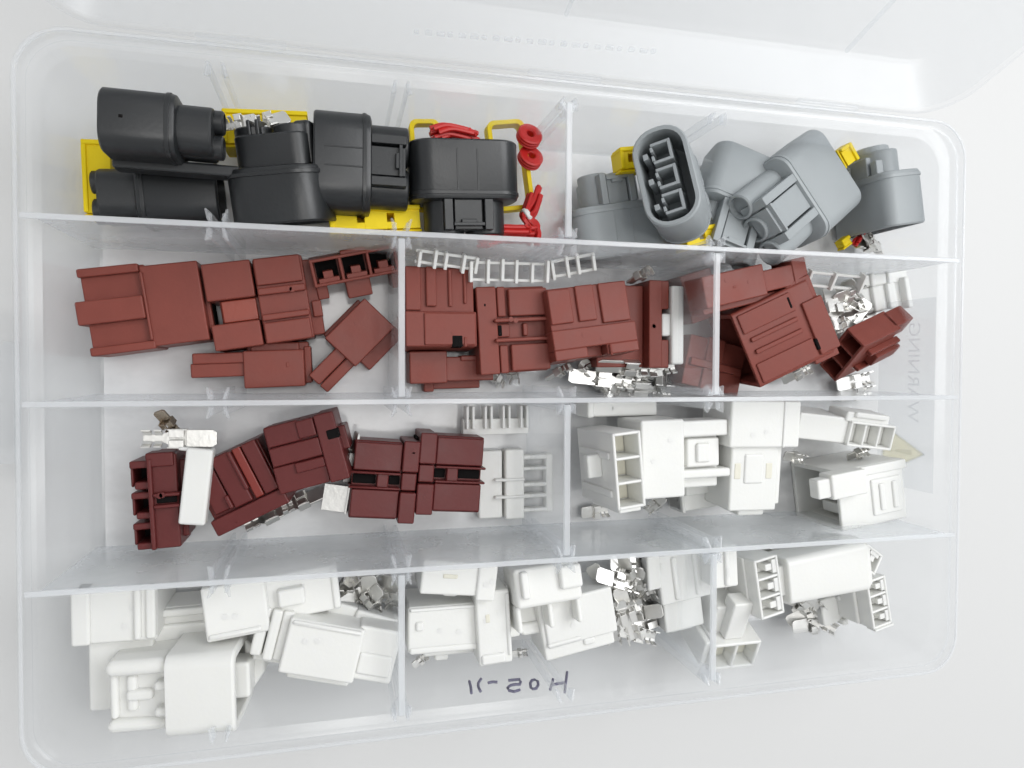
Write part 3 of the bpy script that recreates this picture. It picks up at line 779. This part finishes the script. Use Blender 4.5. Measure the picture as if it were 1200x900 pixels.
def hood_block(name, label, group, p0, p1, wpx, H, material, parts, z0=0, z1=None, roll=0, wall=1.6, depth=.6, inner='shade_and_mark_black'):
    """a box housing open at its p0 end"""
    L, W, m = frame(p0, p1, H, z0, z1, roll, wpx)
    t = tag(empty(name, m), label, 'connector', group)
    c = H/2; x0 = -L/2
    MB().loft([ring_x(L/2, W, H, .9, 0, c, 3), ring_x(x0, W, H, .9, 0, c, 3), ring_x(x0, W-2*wall, H-2*wall, .6, 0, c, 3), ring_x(x0+L*depth, W-2*wall, H-2*wall, .6, 0, c, 3)]).build('housing', material, t, 0.3)
    for k in (-1, 0, 1):
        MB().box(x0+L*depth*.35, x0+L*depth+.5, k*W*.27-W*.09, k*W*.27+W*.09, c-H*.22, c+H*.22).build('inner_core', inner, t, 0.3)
    for pt in parts:
        q = MB()
        for u0, u1, v0, v1, a, b2 in pt[1]:
            q.box((u0-.5)*L, (u1-.5)*L, v0*W/2, v1*W/2, a, b2)
        q.build(pt[0], pt[2] if len(pt) > 2 else material, t, 0.35)
    return t
hood_block('hood_housing', 'large brown hood housing with its dark mouth facing left', GBR, (874,412), (962,370), 92, 21, 'brown', [
  ('rail', [(.10,.72,-.18,-.06,18,21.9)]), ('rail', [(.10,.72,.14,.26,18,21.9)]), ('panel', [(.05,.74,.40,.90,18,21.7)]), ('panel', [(.05,.80,-.92,-.40,18,21.6)]),
  ('flange', [(.74,1.06,-1.10,1.08,0,20.4)]), ('flange_cap', [(.82,1.08,-.9,.5,0,22)]), ('slot', [(.80,.84,-.75,-.45,19,22.2)], 'shade_and_mark_black'), ('slot', [(.68,.71,.5,.8,19,21.9)], 'shade_and_mark_black')], z0=8, z1=12)  # slots are raised black plates painted as shaded gaps
B('brown housing half hidden under the large hood housing', (806,420), (872,436), 62, 14, 'brown', [
  ('housing', [(0,1,-.95,.95,0,13), (.3,.6,-1,1,0,14)]), ('rail', [(.05,.95,-.2,.1,8,14.6)])], z0=1)
B('brown housing seen through the divider at the right, upper one', (806,352), (842,340), 60, 14, 'brown', [
  ('housing', [(0,1,-.95,.95,0,13)]), ('rail', [(.05,.95,-.5,-.1,8,14)])], z0=2)
cellblock('socket_housing', 'brown three hole socket slanting at the right end of its row', GBR, Vector((-2.4, 12, 17)), Vector((-.90,-.35,.12)), at((985,417),16), 3, 6.0, 6.6, 19, 'brown', 1.1, 'shade_and_mark_black',
  [('rear_block', [(.25,1.0,-.7,.85,-.42,.1)]), ('rear_block', [(-.95,.2,-.6,.7,-.28,.1)]), ('latch', [(-.25,.25,-1.75,-.95,-.15,.5)]), ('latch_rail', [(-.5,-.36,-1.5,-.95,-.1,.7)]), ('latch_rail', [(.36,.5,-1.5,-.95,-.1,.7)])], floor=.45)

# ------------------------------------------------------------------ maroon housings
GM = 'maroon plug housings'
B('maroon socket with three notched cells, leftmost of its row', (153,590), (214,585), 112, 15, 'maroon', [
  ('housing', [(.38,.92,-1,.98,0,15), (.36,.46,-1,.9,0,16.4), (.5,1.02,-.86,.8,0,10)]),
  ('cell_wall', [(0,.40,.70,.86,0,14.5)]), ('cell_wall', [(.08,.40,.26,.42,0,14.5)]), ('cell_wall', [(0,.40,.06,.20,0,14.5)]), ('cell_wall', [(.08,.40,-.36,-.22,0,14.5)]), ('cell_wall', [(0,.40,-.58,-.44,0,14.5)]), ('cell_wall', [(.06,.40,-1,-.86,0,14.5)]),
  ('cell_floor', [(.03,.40,.22,.76,0,4)], 'shade_and_mark_black'), ('cell_floor', [(.03,.40,-.40,.12,0,4)], 'shade_and_mark_black'), ('cell_floor', [(.03,.40,-.92,-.5,0,4)], 'shade_and_mark_black'),
  ('cell_front', [(-.02,.04,.30,.76,0,12.5)]), ('cell_front', [(-.02,.04,-.30,.12,0,12.5)]), ('cell_front', [(-.02,.04,-.92,-.5,0,12.5)]),
  ('latch_arm', [(.46,.98,.10,.18,12,17)]), ('latch_arm', [(.46,.98,-.14,-.06,12,17)]), ('latch_slot_shade', [(.5,.9,-.05,.09,13,15.4)], 'shade_and_mark_black'), ('top_block', [(.34,.88,.72,1.02,9,16)])], z0=3, group=GM)  # latch slot shade is a dark plate between the arms
B('maroon housing with a red stripe under the white strip', (236,590), (318,551), 84, 17, 'maroon', [
  ('housing', [(0,1,-.98,.98,0,14.2)]), ('lower_rail', [(-.02,1.02,-1.05,-.58,0,17)]), ('panel', [(.06,.32,-.5,.95,8,15.4)]), ('panel', [(.34,.60,-.55,1.0,8,16.2)]),
  ('red_stripe', [(.64,.76,-.55,.98,8,16.0)], 'maroon_red'), ('panel', [(.78,.98,-.55,.99,8,16.6)]), ('step', [(.28,.34,-.5,-.1,8,16.8)]), ('step', [(.57,.63,-.2,.98,8,16.9)]), ('notch', [(.35,.55,-1.1,-.95,1,9)], 'shade_and_mark_black')], z0=2, z1=4, group=GM)  # notch is a near-black plate, its shade put into the colour
B('maroon housing raised at the row wall beside a square plate', (316,543), (400,521), 82, 17, 'maroon', [
  ('housing', [(0,.74,-.96,.97,0,14.5), (.72,1,-1,1,0,16.8)]), ('panel', [(.02,.5,.40,1.0,8,16.0)]), ('panel', [(.02,.72,-.16,.38,8,16.4)]), ('panel', [(.0,.72,-.98,-.18,8,15.4)]), ('panel', [(.46,.71,.44,.96,8,16.6)]),
  ('step', [(.3,.72,-.5,-.2,8,16.2)]), ('notch', [(.84,1.01,.22,.50,14,17.1)], 'shade_and_mark_black'), ('catch', [(.98,1.09,-.2,.5,2,13)])], z0=7, z1=9, group=GM)  # notch shade painted as a flush dark plate
def maroon_pair(label, p0, p1, wpx):
    B(label, p0, p1, wpx, 17, 'maroon', [
      ('housing', [(0,.98,-.95,.95,0,13.5)]), ('pad', [(.01,.74,.24,.96,6,16.2)]), ('pad', [(.01,.74,-.96,-.24,6,16.2)]), ('pad_rail', [(.0,.73,.82,1.0,4,15)]), ('pad_rail', [(.0,.73,-1.0,-.82,4,15)]),
      ('collar', [(.745,1,.26,1.06,0,17.4)]), ('collar', [(.745,1,-1.06,-.26,0,17.4)]), ('collar', [(.755,.99,-.23,.23,0,16.4)]), ('latch', [(.38,.56,-.21,.21,8,16)]),
      ('channel_rail', [(-.04,.74,.16,.22,8,17)]), ('channel_rail', [(-.04,.74,-.22,-.16,8,17)]), ('channel_slot_shade', [(.02,.37,-.12,.12,10,14)], 'shade_and_mark_black'), ('channel_slot_shade', [(.57,.74,-.12,.12,10,14)], 'shade_and_mark_black'),  # dark plates paint the shade in the channel
      ('mouth', [(.97,1.03,-.9,.9,2,12)], 'shade_and_mark_black')], z0=2, group=GM)  # mouth plate carries the shade of the open end as black
maroon_pair('maroon housing with collar on its right, left one of the pair', (412,562), (489,566), 92)
maroon_pair('maroon housing with collar on its left, right one of the pair', (566,558), (490,555), 90)

# ------------------------------------------------------------------ white strips and retainers
def comb(label, p0, p1, wpx, H, z0, n, roll=0, z1=None):
    L, W, m = frame(p0, p1, H, z0, z1, roll, wpx)
    t = tag(empty('white_retainer', m), label, 'retainer', 'loose white retainers')
    MB().box(-L/2, L/2, -W/2, W*.05, 0, H*.55).build('bar', 'white', t, .25)
    for k in range(n):
        x = -L/2 + L*(k+.35)/(n-.3)
        for s in (-1, 1):
            MB().box(x + s*1.0-.4, x + s*1.0+.4, -W*.28, W/2, .2, H).build('prong', 'white', t, .2)
    return t
comb('white comb retainer by the row wall above the maroon pair', (544,494), (622,492), 34, 6, 3, 4)
_, L_, W_ = block('white_retainer', 'ribbed white retainer plate right of the maroon pair', 'retainer', 'loose white retainers', (562,570), (650,566), 84, 6, 'white', [
  ('plate', [(.0,.32,-.95,.95,0,4)]), ('plate', [(.34,.60,-.98,.98,0,5.4)]), ('rib', [(.2,.60,.10,.18,3,6.2)]), ('rib', [(.2,.60,-.38,-.30,3,6.2)]),
  ('bar', [(.58,.92,.66,.80,0,4.5)]), ('bar', [(.58,.92,.36,.46,0,4.5)]), ('bar', [(.58,.92,-.1,.02,0,4.5)]), ('bar', [(.58,.92,-.42,-.30,0,4.5)]), ('bar', [(.58,.92,-.82,-.70,0,4.5)]), ('end_bar', [(.90,1.0,-.84,.82,0,4.4)])], z0=1)
block('white_strip', 'plain white strip standing between two maroon housings', 'strip', None, (234,526), (224,616), 32, 5, 'white', [('bar', [(0,1,-1,1,0,5)]), ('lip', [(.0,.05,-1.6,1.0,1,4.4)])], z0=17, z1=16)
def ladder(label, p0, p1, wpx, z0, z1, n, roll=0):
    L, W, m = frame(p0, p1, 4, z0, z1, roll, wpx)
    t = tag(empty('white_retainer', m), label, 'retainer', 'loose white retainers')
    for s in (-1, 1):
        MB().box(-L/2, L/2, s*W/2-.45, s*W/2+.45, 0, 1.4).build('side_bar', 'white', t, .2)
    for k in range(n):
        x = -L/2 + .8 + (L-1.6)*k/(n-1)
        x += random.uniform(-.8, .8)
        MB().box(x-.5, x+.5, -W/2-random.uniform(.2, 1.6), W/2+random.uniform(.2, 1.6), .3, random.uniform(2.4, 4)).build('cross_bar', 'white', t, .2)
ladder('white ladder retainer along the row wall behind the brown housings', (488,302), (562,312), 13, 20, 19, 5, 20)
ladder('white ladder retainer with open windows behind the padded brown housing', (552,318), (644,320), 20, 18, 18, 6, 10)
ladder('white ladder retainer tilted beside the crumpled clear bag', (646,318), (700,308), 18, 18, 21, 4, 15)
ladder('white retainer standing behind the large brown hood housing', (948,330), (1012,336), 16, 22, 22, 3, 30)
block('white_retainer', 'white grooved retainer block above the three hole brown socket', 'retainer', 'loose white retainers', (1004,356), (1066,342), 34, 9, 'white', [
  ('plate', [(0,1,-.9,.9,0,6.5)]), ('ridge', [(.08,.24,-.9,.9,4,8)]), ('ridge', [(.36,.52,-.9,.9,4,8)]), ('ridge', [(.64,.80,-.9,.9,4,8)]), ('end_plate', [(.92,1.02,-1.1,1.1,0,9.5)])], z0=7)
block('white_retainer', 'thin white retainer slanting behind the grooved one', 'retainer', 'loose white retainers', (1010,330), (1066,322), 16, 5, 'white', [
  ('plate', [(0,1,-.9,.9,0,4)]), ('ridge', [(.2,.3,-1,1,2,5)]), ('ridge', [(.55,.65,-1,1,2,5)])], z0=10)

# ------------------------------------------------------------------ white housings
GW = 'white plug housings'
def Wh(label, *a, **k):
    return block('white_housing', label, 'connector', GW, *a, **k)
# third row, right
cellblock('white_socket', 'white three cell socket standing with yellowish mouths beside the divider', GW, at((736,512),36)-at((743,602),36), Vector((.10,-.04,1)), at((738,556),36), 3, 6.6, 7.8, 26, 'white', 1.0, 'cream',
  [('side_tab', [(-.22,.40,.95,2.0,.55,.66)]), ('rail', [(-.7,-.5,.95,1.15,.1,.9)]), ('rail', [(.3,.5,.95,1.15,.1,.9)]), ('foot_rail', [(-1.12,-.98,-.8,.8,.2,.95)])], floor=.62)
Wh('white housing with a round top bar behind the three cell socket', (752,541), (856,535), 96, 20, 'white', [
  ('housing', [(0,.48,-.92,.98,0,20), (.46,.96,-.8,.8,0,14)]), ('upper_bar', [(.46,1.0,.52,.92,8,19)]), ('lower_bar', [(.46,1.04,-.52,-.30,8,18)]), ('panel', [(.56,.94,-.26,.46,8,16.5)]), ('latch', [(.66,.82,-.14,.34,14,17.6)]), ('side_window', [(-.02,.01,-.3,.3,8,15)], 'cream')], z0=11)
Wh('flat white housing lying below the round bar housing', (800,578), (862,568), 50, 12, 'white', [
  ('housing', [(0,1,-.95,.95,0,10)]), ('step', [(.06,.98,-.2,.9,4,12)]), ('lip', [(0,.06,-1,.2,0,11)])], z0=2)
Wh('white slab lying against the row wall above the round bar housing', (692,480), (772,478), 18, 12, 'white', [('housing', [(0,1,-1,1,0,11)]), ('lip', [(-.04,.06,-1.1,1,0,12)])], z0=5)
Wh('white cross shaped housing with two small windows', (898,470), (890,606), 78, 19, 'white', [
  ('housing', [(0,.40,-1,1.08,0,19), (.38,.96,-.82,.60,0,16.8)]), ('side_rail', [(.38,.92,.50,.80,0,15)]), ('foot', [(.94,1.02,-.4,.4,2,14)]),
  ('window', [(.54,.68,-.72,-.52,12,17.0)], 'cream'), ('window', [(.54,.68,.22,.42,12,17.0)], 'cream'), ('panel', [(.46,.72,-.44,.14,10,17.4)]), ('ridge', [(.0,.4,.55,.62,12,19.5)])], z0=13, z1=11)
cellblock('white_socket', 'white socket with three square windows at the right of its row', GW, at((1056,512),28)-at((986,504),28), Vector((-.06,-.16,1)), at((1020,511),28), 3, 5.0, 7.2, 16, 'white', .9, None,
  [('rear_block', [(-3.1,-.96,-.9,1.15,-.1,.9)]), ('cover', [(-1.2,.70,.9,1.7,.3,.95)]), ('cover_lip', [(-.9,.5,1.3,1.75,.9,1.02)])], floor=.7)
hood_block('white_hood', 'white hood housing with a wide open mouth facing left', GW, (984,588), (1060,572), 70, 26, 'white', [
  ('latch_bump', [(-.22,.30,.22,1.02,24,31)]), ('latch_step', [(-.40,-.18,.30,.92,25,30)]), ('rear', [(.98,1.14,-.84,.80,1,22)]), ('panel', [(.48,.94,-.7,.5,24,26.7)]), ('panel_rib', [(.58,.66,-.55,.35,25,27.4)]), ('panel_rib', [(.78,.86,-.55,.35,25,27.4)]), ('top_plate', [(.34,1.05,.66,.98,22,26.6)])], z0=.4, z1=.4, inner='white', depth=.7)
# front row, left
Wh('white stepped housing at the far left of the front row', (136,690), (138,840), 96, 24, 'white', [
  ('housing', [(0,.42,-1.06,1.0,0,24), (.40,1.0,-.82,.80,0,20)]), ('side_rail', [(.0,.40,.44,.62,20,25.4)]), ('side_rail', [(.0,.40,.72,.98,20,25)]), ('edge', [(.0,.42,-1.08,-.62,18,25)])], z0=4, z1=2)
Wh('white block housing between the stepped one and the large tilted one', (212,712), (214,776), 72, 16, 'white', [
  ('housing', [(0,1,-.95,.95,0,14.5)]), ('top_step', [(.30,1,-1,1,6,16)]), ('back_rail', [(.02,.16,-.7,.95,10,16.4)])], z0=4)
Wh('white housing with a small square boss at the back of the front row', (238,722), (398,692), 64, 19, 'white', [
  ('housing', [(0,.46,-1,.95,0,19), (.44,1,-.75,.92,0,17.5)]), ('boss', [(.54,.74,-.20,.44,14,20.4)]), ('shoulder', [(.40,.47,-.9,.9,2,18)]), ('side_rail', [(.02,.40,-.9,-.72,12,19.8)]), ('end_rail', [(.94,1.0,-.7,.85,8,18.2)])], z0=14, z1=13)
L, W, m = frame((116,826), (282,812), 24, 12, 15, 0, 96)
t = tag(empty('white_hood', m), 'big white latched housing nearest the front left corner', 'connector', GW)
MB().loft([ring_x(-L*.02, W*.98, 24, 3, 0, 12), ring_x(-L*.05, W, 25, 3.5, 0, 12), ring_x(L*.44, W, 25.5, 3.5, 0, 12.2), ring_x(L*.46, W-1, 24.5, 3, 0, 12.2), ring_x(L*.46, W-5, 20.5, 2, 0, 12.2), ring_x(L*.20, W-5, 20, 2, 0, 12.2)]).build('hood', 'white', t, 0.4)
MB().loft([ring_x(-L/2, W*.82, 17, 2.5, 0, 9), ring_x(-L*.04, W*.88, 19, 2.5, 0, 10)]).build('body', 'white', t, 0.4)
MB().box(-L*.49, -L*.02, W*.26, W*.46, 14, 22.5).build('side_wing', 'white', t, 1.2)
MB().box(-L*.50, -L*.06, -W*.46, -W*.30, 12, 20.5).build('side_wing', 'white', t, 1.2)
MB().box(-L*.48, -L*.42, -W*.3, W*.26, 14, 19.5).build('latch_bar', 'white', t, .6)
MB().box(-L*.36, -L*.16, -W*.08, W*.06, 16, 20.5).build('latch', 'white', t, .6)
MB().box(-L*.36, -L*.28, -W*.22, W*.24, 16, 19.8).build('latch_arm', 'white', t, .6)
MB().box(-L*.14, -L*.03, -W*.26, -W*.14, 16, 22.5).build('rib', 'white', t, .6)
MB().box(-L*.14, -L*.03, W*.06, W*.18, 16, 22.5).build('rib', 'white', t, .6)
MB().box(L*.22, L*.52, -W*.24, W*.22, 8, 16).build('inner_tongue', 'white', t, .5)
MB().prism([(L*.44,-W*.40),(L*.60,-W*.05),(L*.60,W*.2),(L*.44,W*.40)], 2, 9).build('mouth_lip', 'white', t, .5)
Wh('white housing with fluted left end and two flat plates', (294,752), (463,780), 76, 20, 'white', [
  ('body', [(.22,.74,-.80,.92,0,20)]), ('rear', [(.70,1.0,-.70,1.0,0,18.5)]), ('lower_plate', [(.28,.72,-1.1,-.7,2,16)]), ('flute', [(.0,.08,-.55,.98,3,17)]), ('flute', [(.09,.16,-.6,1.0,3,18)]), ('flute', [(.16,.24,-.6,.98,3,17)]), ('fin', [(.02,.3,-.86,-.6,4,13)]), ('plate_rail', [(.24,.72,.74,.88,14,20.8)]), ('rear_step', [(.74,.98,-.5,.2,12,19.2)])], z0=15, z1=17)
Wh('white housing tucked under the front left metal terminals', (380,724), (464,746), 40, 15, 'white', [
  ('housing', [(0,.4,-1,1,0,14), (.38,1,-.95,.95,0,15)]), ('dent', [(.18,.24,.1,.4,13,14.2)], 'cream')], z0=12)
# front row, middle
Wh('white housing right of the front left divider with a low tab', (478,744), (562,737), 62, 19, 'white', [
  ('housing', [(0,1,-.72,1,0,19)]), ('lower_step', [(.24,.98,-1.15,-.66,0,14)]), ('tab', [(.42,.62,-1.5,-1.1,0,11)]), ('edge_rail', [(.02,.98,-.76,-.5,12,19.5)]), ('top_rail', [(.02,.98,.82,.96,12,19.6)]), ('catch', [(.10,.22,.1,.45,15,19.8)])], z0=7)
Wh('white housing half under the row wall with a small slot', (494,680), (582,684), 44, 16, 'white', [
  ('housing', [(0,.8,-.8,1,0,15), (.74,1,-1,1,0,16)]), ('foot', [(.36,.56,-1.2,-.75,0,9)]), ('slot', [(.28,.48,.1,.34,12,15.3)], 'cream')], z0=17)
Wh('tall plain white housing above the marker writing', (583,692), (588,778), 52, 20, 'white', [
  ('housing', [(0,1,-1,.52,0,20)]), ('side_step', [(.02,.76,.48,1.1,0,15)]), ('rail', [(.05,.9,.30,.5,14,20.6)]), ('end_rail', [(.84,.98,-.9,.2,14,20.7)]), ('slot', [(.30,.42,-.62,-.40,18,20.2)], 'cream')], z0=9)
L, W, m = frame((640,662), (650,740), 18, 16, 19, 0, 78)
t = tag(empty('white_socket', m), 'white two channel socket leaning open to the front', 'connector', GW)
q = MB(); q.box(-L/2, L*.1, -W/2, W/2, 2, 18); q.build('body', 'white', t, .6)
q = MB(); q.box(0, L/2, -W/2, W/2, 1, 4); q.build('floor_plate', 'white', t, .4)
for y in (-.5, -.02, .42): MB().box(L*.08, L/2-.3, y*W, y*W + W*.08, 1.5, 15).build('channel_wall', 'white', t, .4)
MB().prism([(L/2-1, -W*.5), (L/2+3, -W*.32), (L/2+3, W*.32), (L/2-1, W*.5)], 1, 5).build('lip', 'white', t, .5)
MB().box(-L*.46, -L*.1, W*.16, W*.5, 16, 20).build('shoulder', 'white', t, .5)
MB().box(-L*.46, -L*.05, -W*.42, -W*.3, 16, 20).build('rail', 'white', t, .4)
Wh('white housing with a side notch left of the metal heap', (636,745), (722,722), 72, 19, 'white', [
  ('housing', [(0,.95,-.9,.95,0,18), (.05,1,-.5,.98,0,19)]), ('notch_step', [(.5,.72,-.98,-.3,6,15)]), ('catch', [(.52,.68,-.70,-.46,15,18.8)]), ('rail', [(.04,.5,-.46,-.3,12,19.4)])], z0=9)
block('white_strip', 'white upright strip behind the metal heap', 'strip', None, (766,652), (768,692), 16, 5, 'white', [('bar', [(0,1,-1,1,0,5)]), ('edge', [(.3,1,.9,1.5,1,4)])], z0=22, z1=20)
Wh('white housing seen through the front right divider', (800,646), (812,742), 62, 18, 'white', [
  ('housing', [(0,.6,-1,1,0,18), (.58,1,-.8,.7,0,14)]), ('rail', [(.04,.56,.3,.5,14,18.8)]), ('rail', [(.04,.56,-.5,-.3,14,18.8)]), ('foot', [(.9,1.06,-.5,.4,2,11)])], z0=7)
# front row, right
cellblock('white_socket', 'white socket with two windows facing front beside the divider', GW, at((896,765),24)-at((832,772),24), Vector((.05,-.42,.90)), at((864,769),24), 2, 7.0, 9.4, 20, 'white', 1.3, 'cream',
  [('rear_block', [(-.9,.55,.6,2.9,-.05,.72)]), ('rear_ridge', [(-.5,.3,1.0,3.6,.6,.9)]), ('foot', [(-.7,.6,-1.22,-.95,.2,.9)]), ('side_wall', [(-1.25,-.98,-.9,.9,.1,.9)])], floor=.72)
Wh('white block right of the divider under the row wall', (852,640), (854,690), 28, 18, 'white', [('housing', [(0,1,-1,1,0,17)]), ('rail', [(.05,.95,-.2,.2,12,18)])], z0=17)
cellblock('white_socket', 'white three cell socket standing left of the bent terminal', GW, at((897,656),34)-at((908,738),34), Vector((.12,-.08,1)), at((903,697),34), 3, 5.4, 7.6, 26, 'white', .95, None,
  [('side_rail', [(-.98,.98,.95,1.14,.1,.8)]), ('side_rail', [(-.9,.9,1.1,1.3,.1,.4)])], pins=True, floor=.8)
L, W, m = frame((926,684), (1020,664), 14, 20, 20, 0, 58)
t = tag(empty('white_housing', m), 'smooth white housing lying slanted over the right sockets', 'connector', GW)
MB().loft([ring_x(-L/2, W*.9, 13, 2.2, 0, 7), ring_x(L*.5, W, 14, 2.5, 0, 7)]).build('housing', 'white', t, .4)
MB().box(L*.3, L*.56, -W*.42, W*.42, 2, 12.6).build('end_step', 'white', t, .4)
MB().box(-L*.56, -L*.45, -W*.3, W*.3, 3, 11).build('nose', 'white', t, .4)
cellblock('white_socket', 'white three cell socket at the right end of the front row', GW, at((1027,684),30)-at((1037,750),30), Vector((.10,-.12,1)), at((1032,716),30), 3, 4.6, 6.6, 23, 'white', .95, None,
  [('rear_rail', [(-.95,.95,.95,1.3,.1,.75)]), ('rim', [(-1.06,-.98,-1.0,1.0,.85,1.03)]), ('side_rail', [(.0,.7,-1.45,-.95,.4,.85)])], pins=True, floor=.8)
cellblock('white_socket', 'white two cell socket behind the slanted smooth housing', GW, at((1006,646),30)-at((1034,668),30), Vector((.16,.10,1)), at((1020,655),30), 2, 4.8, 6.2, 23, 'white', .95, None,
  [('side_rail', [(-.9,.9,-1.2,-.95,.2,.9)])], pins=True, floor=.8)
block('white_retainer', 'small white retainer piece between terminal and right socket', 'retainer', 'loose white retainers', (968,722), (990,714), 34, 6, 'white', [('plate', [(0,1,-.9,.9,0,4)]), ('ear', [(.8,1.1,-1.1,-.7,1,6)]), ('ear', [(.8,1.1,.6,1.0,1,6)])], z0=12)

# ------------------------------------------------------------------ crumpled clear bags
def bag(label, x0, x1, y0, y1, z, amp, seed):
    cx, cy = (x0+x1)/2, (y0+y1)/2
    t = tag(empty('clear_bag', Matrix.Translation((cx, cy, 0.5))), label, 'bag', 'crumpled clear bags')
    n, k = 46, 26
    vs, fs = [], []
    for j in range(k+1):
        for i in range(n+1):
            x = x0 + (x1-x0)*i/n; y = y0 + (y1-y0)*j/k
            p = Vector((x*.11 + seed, y*.13, seed*2.3))
            h = abs(noise.noise(p))*amp*1.6 + noise.noise(p*2.6)*amp*.5 + abs(noise.noise(p*5.3))*amp*.25
            vs.append((x-cx + noise.noise(p*1.7)*2.0, y-cy + noise.noise(p*1.9+Vector((3,1,2)))*1.4, z + h))
    for j in range(k):
        for i in range(n):
            a = j*(n+1)+i
            fs.append((a, a+1, a+n+2, a+n+1))
    MB().add(vs, fs).build('film', 'film', t, 0, smooth=True)
bag('crumpled clear bag along the row wall behind the brown housings', -44, 44, 27, 42, 7, 6, 3.1)
bag('crumpled clear bag lying against the front wall of the brown row', -40, 40, 4, 14, 2, 3.5, 9.4)
bag('crumpled clear bag beside the divider behind the red seals', -34, -4, 51, 82, 2, 5, 5.7)
bag('crumpled clear bag behind the slanting grey connectors', 42, 100, 66, 84, 6, 8, 17.9)
bag('crumpled clear bag behind the white retainers at the right', 66, 118, 28, 42, 6, 7, 12.2)
